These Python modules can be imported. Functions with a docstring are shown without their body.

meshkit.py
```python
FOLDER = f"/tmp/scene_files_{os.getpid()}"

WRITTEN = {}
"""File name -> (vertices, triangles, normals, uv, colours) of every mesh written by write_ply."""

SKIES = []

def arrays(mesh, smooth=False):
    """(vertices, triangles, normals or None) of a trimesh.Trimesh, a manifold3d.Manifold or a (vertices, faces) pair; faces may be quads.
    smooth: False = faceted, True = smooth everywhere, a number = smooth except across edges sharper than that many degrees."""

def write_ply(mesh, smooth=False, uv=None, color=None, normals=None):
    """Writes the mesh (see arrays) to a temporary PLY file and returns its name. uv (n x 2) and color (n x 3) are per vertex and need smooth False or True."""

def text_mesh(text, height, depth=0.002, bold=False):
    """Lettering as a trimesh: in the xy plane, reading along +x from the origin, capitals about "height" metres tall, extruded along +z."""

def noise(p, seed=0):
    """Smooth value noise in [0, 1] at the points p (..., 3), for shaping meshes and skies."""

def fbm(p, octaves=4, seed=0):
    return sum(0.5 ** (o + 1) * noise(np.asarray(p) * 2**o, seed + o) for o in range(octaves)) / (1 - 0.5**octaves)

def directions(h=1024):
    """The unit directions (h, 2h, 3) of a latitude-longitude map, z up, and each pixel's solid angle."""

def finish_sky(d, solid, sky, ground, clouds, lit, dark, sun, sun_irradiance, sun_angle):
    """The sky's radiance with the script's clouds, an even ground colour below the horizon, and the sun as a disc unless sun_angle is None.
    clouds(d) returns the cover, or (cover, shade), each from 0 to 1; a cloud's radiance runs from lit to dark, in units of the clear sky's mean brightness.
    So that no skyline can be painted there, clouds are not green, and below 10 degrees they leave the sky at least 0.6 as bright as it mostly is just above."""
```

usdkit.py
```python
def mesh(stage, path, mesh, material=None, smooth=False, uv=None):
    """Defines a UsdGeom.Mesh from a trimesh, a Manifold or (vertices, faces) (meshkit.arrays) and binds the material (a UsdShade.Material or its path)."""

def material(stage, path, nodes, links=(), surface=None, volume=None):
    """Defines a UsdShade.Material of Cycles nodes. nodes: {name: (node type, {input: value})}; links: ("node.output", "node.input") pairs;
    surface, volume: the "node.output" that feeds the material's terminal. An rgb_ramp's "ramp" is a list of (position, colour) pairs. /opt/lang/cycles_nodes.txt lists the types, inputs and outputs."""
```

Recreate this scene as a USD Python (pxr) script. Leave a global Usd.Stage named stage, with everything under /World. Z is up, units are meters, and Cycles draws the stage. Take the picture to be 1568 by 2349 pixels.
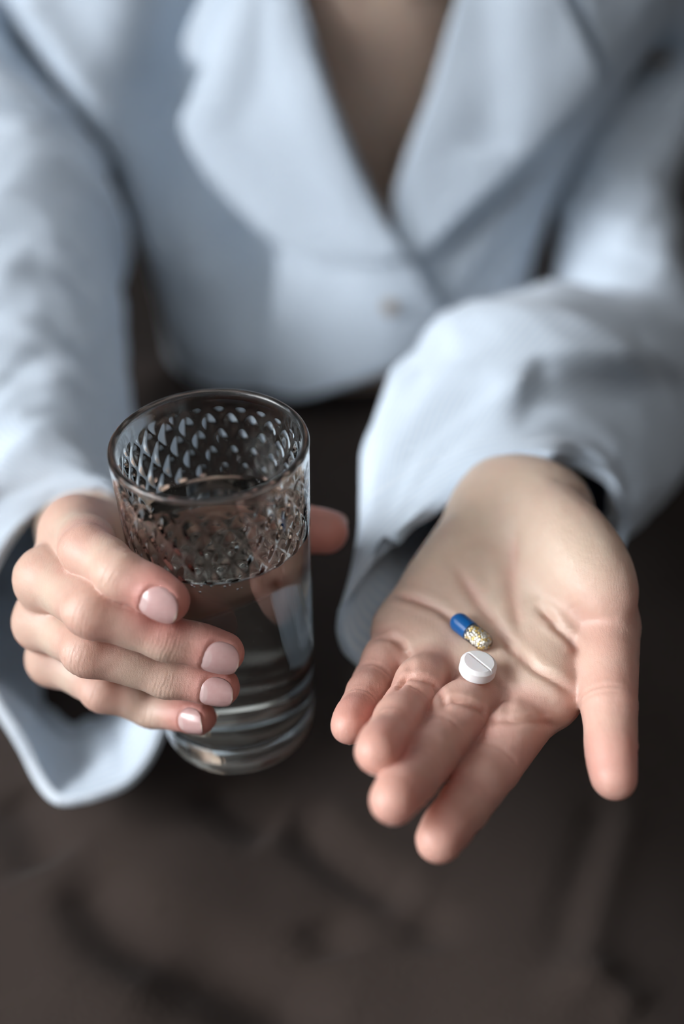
import math
import numpy as np
import trimesh
import manifold3d
import shapely
from scipy.interpolate import PchipInterpolator
from scipy.spatial import Delaunay
import usdkit
from meshkit import noise, fbm
from pxr import Usd, UsdGeom, UsdLux, UsdShade, Gf, Sdf, Vt

stage = Usd.Stage.CreateInMemory()
UsdGeom.SetStageUpAxis(stage, "Z")
UsdGeom.SetStageMetersPerUnit(stage, 1.0)
UsdGeom.Xform.Define(stage, "/World")
rng = np.random.default_rng(7)
A = np.array

# ------------------------------------------------------------------ camera, light, exposure
PITCH = math.radians(38.0)
CAM = A([0.0, 0.0, 1.05])
FWD = A([0, math.cos(PITCH), -math.sin(PITCH)])
UPV = A([0, math.sin(PITCH), math.cos(PITCH)])
RGT = A([1.0, 0, 0])
W, H, FOCAL, APER = 1568, 2349, 40.0, 24.0
FPX = FOCAL / APER * W
EXPOSURE = 0.82
cam = UsdGeom.Camera.Define(stage, "/World/camera")
cam.CreateHorizontalApertureAttr(APER)
cam.CreateVerticalApertureAttr(APER * H / W)
cam.CreateFocalLengthAttr(FOCAL)
cam.CreateFStopAttr(2.3)
cam.CreateFocusDistanceAttr(0.411)
cam.CreateExposureAttr(EXPOSURE)
cam.CreateClippingRangeAttr(Gf.Vec2f(0.02, 100))
cam.AddTransformOp().Set(Gf.Matrix4d(*RGT, 0, *UPV, 0, *(-FWD), 0, *CAM, 1))

# daylight through the window in the left wall
WIN_C, WIN_W, WIN_H = A([-1.75, -0.80, 2.15]), 2.5, 2.0
sun = UsdLux.RectLight.Define(stage, "/World/window_daylight")
sun.CreateWidthAttr(WIN_W)
sun.CreateHeightAttr(WIN_H)
sun.CreateIntensityAttr(12.0)
sun.CreateColorAttr(Gf.Vec3f(0.985, 0.99, 1.0))
# RectLight shines along its local -Z: local z -> -x world
sun.AddTransformOp().Set(Gf.Matrix4d(0, -1, 0, 0, 0, 0, 1, 0, -1, 0, 0, 0, *(WIN_C - A([0.12, 0, 0])), 1))
dome = UsdLux.DomeLight.Define(stage, "/World/sky")
dome.CreateColorAttr(Gf.Vec3f(0.75, 0.86, 1.0))
dome.CreateIntensityAttr(0.6)


def P(px, py, d):
    """The point at depth d (metres along the lens axis) behind a place in the frame."""
    return CAM + d * FWD + (px - W / 2) / FPX * d * RGT + (H / 2 - py) / FPX * d * UPV


def ray(px, py):
    v = P(px, py, 1.0) - CAM
    return v


def to_px(p):
    q = np.asarray(p) - CAM
    d = q @ FWD
    return np.stack([W / 2 + q @ RGT / d * FPX, H / 2 - q @ UPV / d * FPX, d], -1)


# ------------------------------------------------------------------ helpers
used = {}


def numbered(parent, name):
    k = (parent, name)
    n = used.get(k, 0)
    used[k] = n + 1
    return name if n == 0 else f"{name}_{n:03d}"


def unit(v):
    v = np.asarray(v, float)
    return v / np.maximum(np.linalg.norm(v, axis=-1, keepdims=True), 1e-12)


def mat(name, nodes, links=(), surface="p.BSDF", volume=None):
    return usdkit.material(stage, "/World/Looks/" + name, nodes, links, surface=surface, volume=volume)


def xf(name, label=None, category=None, group=None, kind=None, loc=(0, 0, 0), parent="/World"):
    path = f"{parent}/{numbered(parent, name)}"
    x = UsdGeom.Xform.Define(stage, path)
    if any(loc):
        x.AddTranslateOp().Set(Gf.Vec3d(*map(float, loc)))
    tag(x.GetPrim(), label, category, group, kind)
    return path


def tag(p, label=None, category=None, group=None, kind=None):
    for k, v in (("label", label), ("category", category), ("group", group), ("kind", kind)):
        if v:
            p.SetCustomDataByKey(k, v)


def obj(name, mesh, m, parent="/World", smooth=True, uv=None, loc=None, label=None, category=None, group=None, kind=None):
    path = f"{parent}/{numbered(parent, name)}"
    if loc is not None and not hasattr(mesh, "to_mesh"):
        v, f = (mesh.vertices, mesh.faces) if hasattr(mesh, "vertices") else mesh
        mesh = (np.asarray(v) - np.asarray(loc), f)
    g = usdkit.mesh(stage, path, mesh, m, smooth=smooth, uv=uv)
    tag(g.GetPrim(), label, category, group, kind)
    return g


def primvar(g, name, data):
    UsdGeom.PrimvarsAPI(g).CreatePrimvar(name, Sdf.ValueTypeNames.Color3fArray, "vertex").Set(Vt.Vec3fArray.FromNumpy(np.asarray(data, np.float32)))


def grid_faces(nu, nv, wrap_v=False, wrap_u=False):
    i, j = np.meshgrid(np.arange(nu if wrap_u else nu - 1), np.arange(nv if wrap_v else nv - 1), indexing="ij")
    i, j = i.ravel(), j.ravel()
    i2, j2 = (i + 1) % nu, (j + 1) % nv
    return np.vstack([np.stack([i * nv + j, i2 * nv + j, i2 * nv + j2], 1), np.stack([i * nv + j, i2 * nv + j2, i * nv + j2], 1)])


def vnormals(v, f):
    n = np.zeros_like(v)
    c = np.cross(v[f[:, 1]] - v[f[:, 0]], v[f[:, 2]] - v[f[:, 0]])
    for k in range(3):
        np.add.at(n, f[:, k], c)
    return unit(n)


def shell(v, f, t, uv=None):
    """A sheet of cloth given a thickness t (inwards, against its normals)."""
    n = vnormals(v, f)
    N = len(v)
    e = np.sort(np.vstack([f[:, [0, 1]], f[:, [1, 2]], f[:, [2, 0]]]), 1)
    d = np.vstack([f[:, [0, 1]], f[:, [1, 2]], f[:, [2, 0]]])
    key = e[:, 0].astype(np.int64) * N + e[:, 1]
    _, inv, cnt = np.unique(key, return_inverse=True, return_counts=True)
    b = d[cnt[inv] == 1]
    side = np.vstack([np.stack([b[:, 1], b[:, 0], b[:, 0] + N], 1), np.stack([b[:, 1], b[:, 0] + N, b[:, 1] + N], 1)])
    V = np.vstack([v, v - n * t])
    F = np.vstack([f, f[:, ::-1] + N, side])
    return (V, F) if uv is None else (V, F, np.vstack([uv, uv]))


def crom(keys, n):
    """Catmull-Rom through rows of keys, n samples."""
    k = np.asarray(keys, float)
    x = np.linspace(0, len(k) - 1, n)
    i = np.clip(x.astype(int), 0, len(k) - 2)
    t = (x - i)[:, None]
    g = lambda q: k[np.clip(q, 0, len(k) - 1)]
    p0, p1, p2, p3 = g(i - 1), g(i), g(i + 1), g(i + 2)
    return 0.5 * (2 * p1 + (p2 - p0) * t + (2 * p0 - 5 * p1 + 4 * p2 - p3) * t**2 + (3 * p1 - p0 - 3 * p2 + p3) * t**3)


def lathe(profile, n):
    """profile rows (r, z) from bottom-outer axis to the end; closed on the axis where r = 0."""
    pr = np.asarray(profile, float)
    th = np.arange(n) * 2 * np.pi / n
    v = np.stack([pr[:, None, 0] * np.cos(th), pr[:, None, 0] * np.sin(th), np.broadcast_to(pr[:, None, 1], (len(pr), n))], -1).reshape(-1, 3)
    return v, grid_faces(len(pr), n, wrap_v=True)[:, ::-1]


# ------------------------------------------------------------------ implicit modelling of the body
def d_cone(p, a, b, ra, rb):
    ab = b - a
    t = np.clip((p - a) @ ab / max(ab @ ab, 1e-12), 0, 1)
    return np.linalg.norm(p - a - t[:, None] * ab, axis=1) - (ra + (rb - ra) * t)


def d_ell(p, c, R, r):
    q = (p - c) @ np.asarray(R).T
    r = np.asarray(r)
    k0 = np.linalg.norm(q / r, axis=1)
    k1 = np.linalg.norm(q / r**2, axis=1)
    return k0 * (k0 - 1) / np.maximum(k1, 1e-9)


def smin(a, b, k):
    h = np.maximum(k - np.abs(a - b), 0) / k
    return np.minimum(a, b) - h * h * k * 0.25


def smax(a, b, k):
    return -smin(-a, -b, k)


def surface_nets(f, lo, hi, h, B=6):
    lo, hi = np.asarray(lo, float), np.asarray(hi, float)
    nb = np.ceil((hi - lo) / (h * B)).astype(int)
    n = nb * B
    cs = [lo[k] + h * (B * np.arange(nb[k]) + (B - 1) / 2) for k in range(3)]
    cc = np.stack(np.meshgrid(*cs, indexing="ij"), -1).reshape(-1, 3)
    fc = f(cc)
    act = (np.abs(fc) < h * B * 1.25).reshape(nb)
    D = np.repeat(np.repeat(np.repeat(np.where(fc > 0, 1.0, -1.0).reshape(nb), B, 0), B, 1), B, 2).astype(np.float32)
    idx = np.argwhere(act)
    off = np.stack(np.meshgrid(*[np.arange(B)] * 3, indexing="ij"), -1).reshape(-1, 3)
    for s in range(0, len(idx), 1500):
        q = (idx[s:s + 1500, None] * B + off[None]).reshape(-1, 3)
        D[q[:, 0], q[:, 1], q[:, 2]] = f(lo + h * q)
    D[[0, -1]] = np.maximum(D[[0, -1]], h * 0.3)
    D[:, [0, -1]] = np.maximum(D[:, [0, -1]], h * 0.3)
    D[:, :, [0, -1]] = np.maximum(D[:, :, [0, -1]], h * 0.3)
    S = D < 0
    c8 = [S[i:n[0] - 1 + i, j:n[1] - 1 + j, k:n[2] - 1 + k] for i in (0, 1) for j in (0, 1) for k in (0, 1)]
    cnt = sum(c.astype(np.int8) for c in c8)
    cell = np.argwhere((cnt > 0) & (cnt < 8))
    cid = np.full(n - 1, -1, np.int64)
    cid[tuple(cell.T)] = np.arange(len(cell))
    acc, w = np.zeros((len(cell), 3)), np.zeros(len(cell))
    corners = [A(c) for c in np.ndindex(2, 2, 2)]
    for a in corners:
        for ax in range(3):
            if a[ax] == 0:
                b = a.copy()
                b[ax] = 1
                da, db = D[tuple((cell + a).T)], D[tuple((cell + b).T)]
                m = (da < 0) != (db < 0)
                t = da[m] / (da[m] - db[m])
                acc[m] += a + t[:, None] * (b - a)
                w[m] += 1
    v = lo + h * (cell + acc / w[:, None])
    faces = []
    for ax in range(3):
        u, q = (ax + 1) % 3, (ax + 2) % 3
        s0 = [slice(0, n[k]) for k in range(3)]
        s1 = list(s0)
        s0[ax], s1[ax] = slice(0, n[ax] - 1), slice(1, n[ax])
        e = np.argwhere(S[tuple(s0)] != S[tuple(s1)])
        e = e[(e[:, u] > 0) & (e[:, q] > 0) & (e[:, u] < n[u] - 1) & (e[:, q] < n[q] - 1)]
        flip = S[tuple(e.T)]
        du, dq = np.eye(3, dtype=int)[u], np.eye(3, dtype=int)[q]
        Q = np.stack([cid[tuple((e - du - dq).T)], cid[tuple((e - dq).T)], cid[tuple(e.T)], cid[tuple((e - du).T)]], 1)
        Q[~flip] = Q[~flip][:, ::-1]
        faces.append(Q)
    Q = np.vstack(faces)
    return v, np.vstack([Q[:, [0, 1, 2]], Q[:, [0, 2, 3]]])


def grad(f, p, e=2e-4):
    g = np.stack([f(p + e * np.eye(3)[k]) - f(p - e * np.eye(3)[k]) for k in range(3)], 1)
    return unit(g)


def project(f, v, it=2, lim=0.001):
    for _ in range(it):
        v = v - grad(f, v) * np.clip(f(v), -lim, lim)[:, None]
    return v


def march(f, o, d, t0, t1, n=220):
    """first crossing of f = 0 along o + t d"""
    ts = np.linspace(t0, t1, n)
    s = f(o + ts[:, None] * d)
    k = np.argmax(s < 0)
    if s[k] >= 0:
        k = int(np.argmin(s))
        return o + ts[k] * d
    if k == 0:
        return o + ts[0] * d
    t = ts[k - 1] + (ts[k] - ts[k - 1]) * s[k - 1] / (s[k - 1] - s[k])
    return o + t * d


def seg_dist(p, line):
    """distance to a polyline and the arc length parameter (0..1)"""
    best, par = np.full(len(p), 1e9), np.zeros(len(p))
    L = np.linalg.norm(np.diff(line, axis=0), axis=1)
    S = np.concatenate([[0], np.cumsum(L)]) / L.sum()
    for i in range(len(line) - 1):
        ab = line[i + 1] - line[i]
        t = np.clip((p - line[i]) @ ab / max(ab @ ab, 1e-12), 0, 1)
        d = np.linalg.norm(p - line[i] - t[:, None] * ab, axis=1)
        m = d < best
        best[m], par[m] = d[m], S[i] + t[m] * (S[i + 1] - S[i])
    return best, par


# ------------------------------------------------------------------ the glass: place and size (the hand closes on it)
G0, G1 = P(478, 1010, 0.400), P(550, 1650, 0.489)      # centre of the rim, centre of the foot
GH = float(np.linalg.norm(G1 - G0))
GZ = unit(G0 - G1)                                     # glass axis, upwards
GX = unit(np.cross([0, 1.0, 0], GZ))
GY = np.cross(GZ, GX)
GM = np.stack([GX, GY, GZ], 1)                         # local -> world
R_TOP, R_BOT = 0.0355, 0.0318


def glass_r(h):                                        # outer radius at distance h below the rim
    return R_TOP + (R_BOT - R_TOP) * h / GH


def on_glass(px, py, off, back=False):
    """Where the line of sight meets the glass grown by off."""
    d, o = ray(px, py), CAM
    r = R_TOP
    for _ in range(6):
        od, oo = d - (d @ GZ) * GZ, (o - G0) - ((o - G0) @ GZ) * GZ
        a, b, c = od @ od, 2 * od @ oo, oo @ oo - (r + off) ** 2
        disc = b * b - 4 * a * c
        t = (-b + (1 if back else -1) * math.sqrt(max(disc, 0))) / (2 * a)
        p = o + t * d
        r = glass_r(-(p - G0) @ GZ)
    return p


def step(p, px, py, L, away):
    """The point seen at (px, py) that lies L from p, farther from or nearer to the lens."""
    d = unit(ray(px, py))
    oc = CAM - p
    b, c = 2 * d @ oc, oc @ oc - L * L
    disc = b * b - 4 * c
    t = (-b + (1 if away else -1) * math.sqrt(max(disc, 0))) / 2
    return CAM + t * d


def prims_sd(prims, p):
    e = None
    for kind, args, k in prims:
        q = d_cone(p, *args) if kind == "c" else d_ell(p, *args)
        e = q if e is None else smin(e, q, k)
    return e


class Hand:
    def __init__(self):
        self.palm, self.fingers, self.carve = [], [], []

    def sd(self, p, big=1e3):
        d = None
        for kind, args, k in self.palm:
            q = d_cone(p, *args) if kind == "c" else d_ell(p, *args)
            d = q if d is None else smin(d, q, k)
        for kind, args, k in self.carve:
            q = d_cone(p, *args) if kind == "c" else d_ell(p, *args)
            d = smax(d, -q, k)
        out = d
        for fg in self.fingers:
            e = None
            for kind, args, k in fg["prims"]:
                q = d_cone(p, *args) if kind == "c" else d_ell(p, *args)
                e = q if e is None else smin(e, q, k)
            fg_d = smin(d, e, fg["k"])
            out = smin(out, fg_d, 0.0006)
        return out

    def finger(self, joints, radii, palmar, k=0.006, pads=1.0, knuckle=0.0, kn=0.0009):
        """joints MCP, PIP, DIP, tip; palmar: unit vectors towards the palm side, one per bone"""
        J, prims = [A(j) for j in joints], []
        n = len(J) - 1
        for i in range(n):
            prims.append(("c", (J[i], J[i + 1], radii[i], radii[i + 1]), 0.0012))
        for i in range(n):
            t = unit(J[i + 1] - J[i])
            w = unit(palmar[i] - (palmar[i] @ t) * t)
            s = np.cross(t, w)
            L = np.linalg.norm(J[i + 1] - J[i])
            r = (radii[i] + radii[i + 1]) / 2
            last = i == n - 1
            c = J[i] + t * L * (0.62 if last else 0.64 if i == 0 else 0.50) + w * r * (0.22 if last else 0.40 if i == 0 else 0.20) * pads
            prims.append(("e", (c, np.stack([t, s, w]), (L * (0.62 if last else 0.34 if i == 0 else 0.42), r * 0.95, r * 0.88)), 0.002))
            if knuckle and i < n:
                q = J[i] - w * radii[i] * 0.22
                prims.append(("e", (q, np.stack([t, s, w]), (radii[i] * 1.15, radii[i] * 0.86, radii[i] * (0.80 + knuckle))), 0.003))
        self.fingers.append(dict(prims=prims, k=k, J=J, r=radii, palmar=palmar, kn=kn))


# ---- right hand, closed on the glass
grip = Hand()
gaxis = lambda p: unit((G0 + ((p - G0) @ GZ) * GZ) - p)


def grip_finger(tip, dip, pip, mcp, L, r, k):
    t = on_glass(*tip, r[3] - 0.0006)
    d = on_glass(*dip, r[2] + 0.0005)
    p = step(d, *pip, L[1], True)
    m = step(p, *mcp, L[0], True)
    J = [m, p, d, t]
    pal = [gaxis((J[i] + J[i + 1]) / 2) for i in range(3)]
    grip.finger(J, r, pal, k=k, pads=0.75, knuckle=0.10)
    return J


gi = grip_finger((383, 1377), (281, 1318), (203, 1262), (172, 1212), (0.040, 0.024), (0.0108, 0.0094, 0.0084, 0.0080), 0.007)
gm = grip_finger((511, 1498), (384, 1462), (214, 1400), (112, 1326), (0.043, 0.0275), (0.0108, 0.0092, 0.0080, 0.0076), 0.007)
gr = grip_finger((506, 1577), (384, 1551), (204, 1494), (104, 1426), (0.040, 0.0275), (0.0102, 0.0086, 0.0075, 0.0071), 0.007)
gp = grip_finger((458, 1647), (352, 1628), (238, 1584), (128, 1512), (0.033, 0.0200), (0.0095, 0.0076, 0.0067, 0.0063), 0.007)


def cyl(phi, h, off):
    """A point around the glass: phi in degrees from the side facing the lens, towards the right, h below the rim."""
    a = math.radians(phi)
    r = glass_r(h) + off
    return G0 - GZ * h + GM @ A([math.sin(a) * r, -math.cos(a) * r, 0])


WR = P(235, 1300, 0.545)
tI, tM, tC = cyl(158, 0.0700, 0.0100), cyl(202, 0.0755, 0.0135), cyl(242, 0.080, 0.022)
tT = tI + A([0.0222, -0.0050, -0.0002])
grip.finger([tC, tM, tI, tT], (0.0135, 0.0118, 0.0104, 0.0093), [gaxis(tC), gaxis(tM), gaxis(tI)], k=0.012, pads=0.7, knuckle=0.06)
for m_, r0, r1 in ((gi[0], 0.0125, 0.0112), (gm[0], 0.0135, 0.0112), (gr[0], 0.0130, 0.0106), (gp[0], 0.0120, 0.0098)):
    c0 = WR + (m_ - (gm[0] + gr[0]) / 2) * 0.42
    grip.palm.append(("c", (c0, m_, r0 + 0.0015, r1), 0.012))
grip.palm.append(("c", (WR + (tC - WR) * 0.25, tC, 0.016, 0.0145), 0.014))
grip.palm.append(("c", (tC, tM, 0.0145, 0.0115), 0.014))
grip.palm.append(("c", (tM + GZ * 0.002, cyl(262, 0.075, 0.016), 0.0140, 0.0140), 0.014))
grip.palm.append(("c", (tM - GZ * 0.012, cyl(262, 0.095, 0.016), 0.0120, 0.0140), 0.014))
grip.palm.append(("e", ((tC + gi[0]) / 2, np.eye(3), (0.014, 0.014, 0.016)), 0.016))
EL_R = P(45, 740, 0.745)
wd = unit(EL_R - WR)
ws = unit(np.cross(wd, [1.0, 0, 0]))
grip.palm.append(("c", (WR + ws * 0.007, WR + wd * 0.12 + ws * 0.008, 0.0195, 0.026), 0.02))
grip.palm.append(("c", (WR - ws * 0.008, WR + wd * 0.12 - ws * 0.008, 0.0195, 0.026), 0.02))
# the glass never cuts into the skin
grip.carve.append(("c", (G0 + GZ * 0.02, G1, R_TOP + 0.0001 + (R_TOP - R_BOT) * 0.02 / GH, R_BOT + 0.0001), 0.002))

# ---- left hand, open, palm up
palm = Hand()
WL = P(1196, 1158, 0.486)
UPN = unit(A([-0.24, -0.18, 1.0]))                     # palm normal


def palm_finger(mcp, pip, dip, tip, d0, L, r, k):
    m = P(*mcp, d0)
    p = step(m, *pip, L[0], False)
    d = step(p, *dip, L[1], False)
    t = step(d, *tip, L[2], False)
    J = [m, p, d, t]
    pal = []
    for i in range(3):
        b = unit(J[i + 1] - J[i])
        s = unit(np.cross(b, UPN))
        pal.append(unit(np.cross(s, b)))
    palm.finger(J, r, pal, k=k, pads=1.0)
    return J


pi_ = palm_finger((1250, 1590), (1130, 1757), (1062, 1850), (1006, 1926), 0.422, (0.040, 0.0235, 0.0180), (0.0108, 0.0098, 0.0087, 0.0075), 0.0035)
pm_ = palm_finger((1128, 1560), (1008, 1700), (950, 1780), (902, 1836), 0.429, (0.044, 0.0270, 0.0185), (0.0108, 0.0098, 0.0086, 0.0076), 0.003)
pr_ = palm_finger((1015, 1510), (932, 1625), (893, 1685), (864, 1725), 0.440, (0.040, 0.0260, 0.0180), (0.0102, 0.0090, 0.0080, 0.0072), 0.003)
pp_ = palm_finger((928, 1450), (856, 1563), (824, 1622), (800, 1665), 0.456, (0.032, 0.0190, 0.0155), (0.0095, 0.0079, 0.0071, 0.0064), 0.003)
qC, qM, qI, qT = P(1336, 1265, 0.468), P(1394, 1436, 0.434), P(1396, 1616, 0.404), P(1408, 1783, 0.385)
tp = unit(-0.75 * RGT - 0.55 * FWD + 0.25 * UPV)
palm.finger([qC, qM, qI, qT], (0.0150, 0.0120, 0.0100, 0.0077), [tp, tp, tp], k=0.0045, pads=0.8)
mid = (pm_[0] + pr_[0]) / 2
for m_, r0, r1 in ((pi_[0], 0.0125, 0.0118), (pm_[0], 0.0125, 0.0112), (pr_[0], 0.0125, 0.0108), (pp_[0], 0.0125, 0.0104)):
    palm.palm.append(("c", (WL + (m_ - mid) * 0.45 - UPN * 0.002, m_, r0 + 0.001, r1), 0.013))
PD = unit(mid - WL)
PS = unit(np.cross(PD, UPN))
Rp = np.stack([PD, np.cross(UPN, PD), UPN])
palm.palm.append(("e", (P(1312, 1270, 0.447), np.stack([unit(qM - WL), unit(np.cross(UPN, qM - WL)), UPN]), (0.038, 0.0185, 0.0175)), 0.010))   # ball of the thumb
palm.palm.append(("e", (P(1070, 1285, 0.468), np.stack([unit(pp_[0] - WL), unit(np.cross(UPN, pp_[0] - WL)), UPN]), (0.040, 0.0155, 0.0160)), 0.010))  # heel
palm.palm.append(("e", (P(1192, 1168, 0.476), Rp, (0.020, 0.0245, 0.0125)), 0.012))
palm.palm.append(("e", ((pr_[0] + pp_[0]) / 2 + PD * 0.003 + UPN * 0.0062, Rp, (0.0125, 0.0125, 0.0075)), 0.007))
for a_, b_ in ((pi_, pm_), (pm_, pr_), (pr_, pp_)):    # pads between the finger roots
    c_ = (a_[0] + b_[0]) / 2 + PD * 0.006 + UPN * 0.0015
    palm.palm.append(("e", (c_, Rp, (0.0115, 0.0105, 0.0085)), 0.008))
palm.palm.append(("e", (pi_[0] + PD * 0.002 + UPN * 0.003, Rp, (0.014, 0.0125, 0.0105)), 0.008))
palm.palm.append(("e", (pp_[0] + PD * 0.002 + UPN * 0.004, Rp, (0.013, 0.0105, 0.0095)), 0.008))
palm.palm.append(("c", (pi_[0] - PD * 0.008, qC + (qM - qC) * 0.45 - UPN * 0.004, 0.0085, 0.010), 0.012))      # web of the thumb
EL_L = P(1290, 930, 0.83)
vd = unit(EL_L - WL)
vs = unit(np.cross(vd, UPN))
palm.palm.append(("c", (WL + vs * 0.0065 - UPN * 0.008, WL + vd * 0.14 + vs * 0.008 - UPN * 0.008, 0.0150, 0.021), 0.02))
palm.palm.append(("c", (WL - vs * 0.0065 - UPN * 0.008, WL + vd * 0.14 - vs * 0.008 - UPN * 0.008, 0.0150, 0.021), 0.02))

for nm, J in (("gi", gi), ("gm", gm), ("gr", gr), ("gp", gp), ("gt", [tC, tM, tI, tT]), ("pi", pi_), ("pm", pm_), ("pr", pr_), ("pp", pp_), ("pt", [qC, qM, qI, qT])):
    print(nm, [tuple(np.round(to_px(j), 3)) for j in J], "len", np.round(np.linalg.norm(np.diff(J, axis=0), axis=1), 4))


def hand_mesh(hand, extra, h, cut):
    pts = np.vstack([np.vstack(fg["J"]) for fg in hand.fingers] + [extra])
    lo, hi = pts.min(0) - 0.03, pts.max(0) + 0.03
    f = lambda p: smax(hand.sd(p), (p - cut[0]) @ cut[1], 0.004)
    v, fc = surface_nets(f, lo, hi, h)
    v = project(f, v, 2)
    return v, fc, f


HV = 0.0009
gv, gf, gfn = hand_mesh(grip, WR[None] + wd * 0.06, HV, (WR + wd * 0.06, wd))
pv, pf, pfn = hand_mesh(palm, WL[None] + vd * 0.06, HV, (WL + vd * 0.06, vd))
print("tris", len(gf), len(pf))

# ------------------------------------------------------------------ the room (the setting)
def wallmat(name, col, sc=30.0):
    return mat(name, {"g": ("geometry", {}), "n": ("noise_texture", {"scale": sc, "detail": 4.0}),
                      "c": ("mix", {"color1": tuple(c * 0.9 for c in col), "color2": tuple(c * 1.08 for c in col)}),
                      "b": ("bump", {"strength": 0.1, "distance": 0.002}),
                      "p": ("principled_bsdf", {"roughness": 0.85})},
               [("g.position", "n.vector"), ("n.fac", "c.fac"), ("c.color", "p.base_color"), ("n.fac", "b.height"), ("b.normal", "p.normal")])


def boxm(lo, hi):
    lo, hi = A(lo, float), A(hi, float)
    b = trimesh.creation.box(hi - lo)
    b.apply_translation((lo + hi) / 2)
    return b


X0, X1, Y0, Y1, ZC = -1.75, 1.75, -3.2, 1.55, 3.4
plaster, backm = wallmat("plaster_grey", (0.27, 0.268, 0.265)), wallmat("wall_brown", (0.030, 0.024, 0.021))
woodf = mat("floor_wood", {"g": ("geometry", {}), "m": ("mapping", {"scale": (1.0, 9.0, 1.0)}), "n": ("noise_texture", {"scale": 5.0, "detail": 6.0}),
                           "c": ("mix", {"color1": (0.035, 0.022, 0.014), "color2": (0.075, 0.046, 0.028)}), "p": ("principled_bsdf", {"roughness": 0.5})},
            [("g.position", "m.vector"), ("m.vector", "n.vector"), ("n.fac", "c.fac"), ("c.color", "p.base_color")])
obj("floor", boxm((X0 - .1, Y0 - .1, -.1), (X1 + .1, Y1 + .1, 0)), woodf, smooth=False, kind="structure")
obj("ceiling", boxm((X0 - .1, Y0 - .1, ZC), (X1 + .1, Y1 + .1, ZC + .1)), wallmat("ceiling_white", (0.58, 0.58, 0.57)), smooth=False, kind="structure")
obj("wall_back", boxm((X0 - .1, Y1, 0), (X1 + .1, Y1 + .1, ZC)), backm, smooth=False, kind="structure")
obj("wall_front", boxm((X0 - .1, Y0 - .1, 0), (X1 + .1, Y0, ZC)), plaster, smooth=False, kind="structure")
obj("wall_right", boxm((X1, Y0, 0), (X1 + .1, Y1, ZC)), backm, smooth=False, kind="structure")
wy0, wy1, wz0, wz1 = WIN_C[1] - WIN_W / 2, WIN_C[1] + WIN_W / 2, WIN_C[2] - WIN_H / 2, WIN_C[2] + WIN_H / 2
obj("wall_left", trimesh.util.concatenate([boxm((X0 - .1, Y0, 0), (X0, wy0, ZC)), boxm((X0 - .1, wy1, 0), (X0, Y1, ZC)),
                                           boxm((X0 - .1, wy0, 0), (X0, wy1, wz0)), boxm((X0 - .1, wy0, wz1), (X0, wy1, ZC))]), plaster, smooth=False, kind="structure")
white = mat("white_paint", {"p": ("principled_bsdf", {"base_color": (0.7, 0.7, 0.68), "roughness": 0.4})})
pane = mat("pane", {"f": ("fresnel", {"IOR": 1.45}), "t": ("transparent_bsdf", {"color": (1, 1, 1)}), "g": ("glossy_bsdf", {"color": (1, 1, 1), "roughness": 0.02}), "p": ("mix_closure", {})},
           [("f.fac", "p.fac"), ("t.BSDF", "p.closure1"), ("g.BSDF", "p.closure2")], surface="p.closure")
win = xf("window_1", kind="structure", loc=(0, 0, 0))
ym = (wy0 + wy1) / 2
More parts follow.
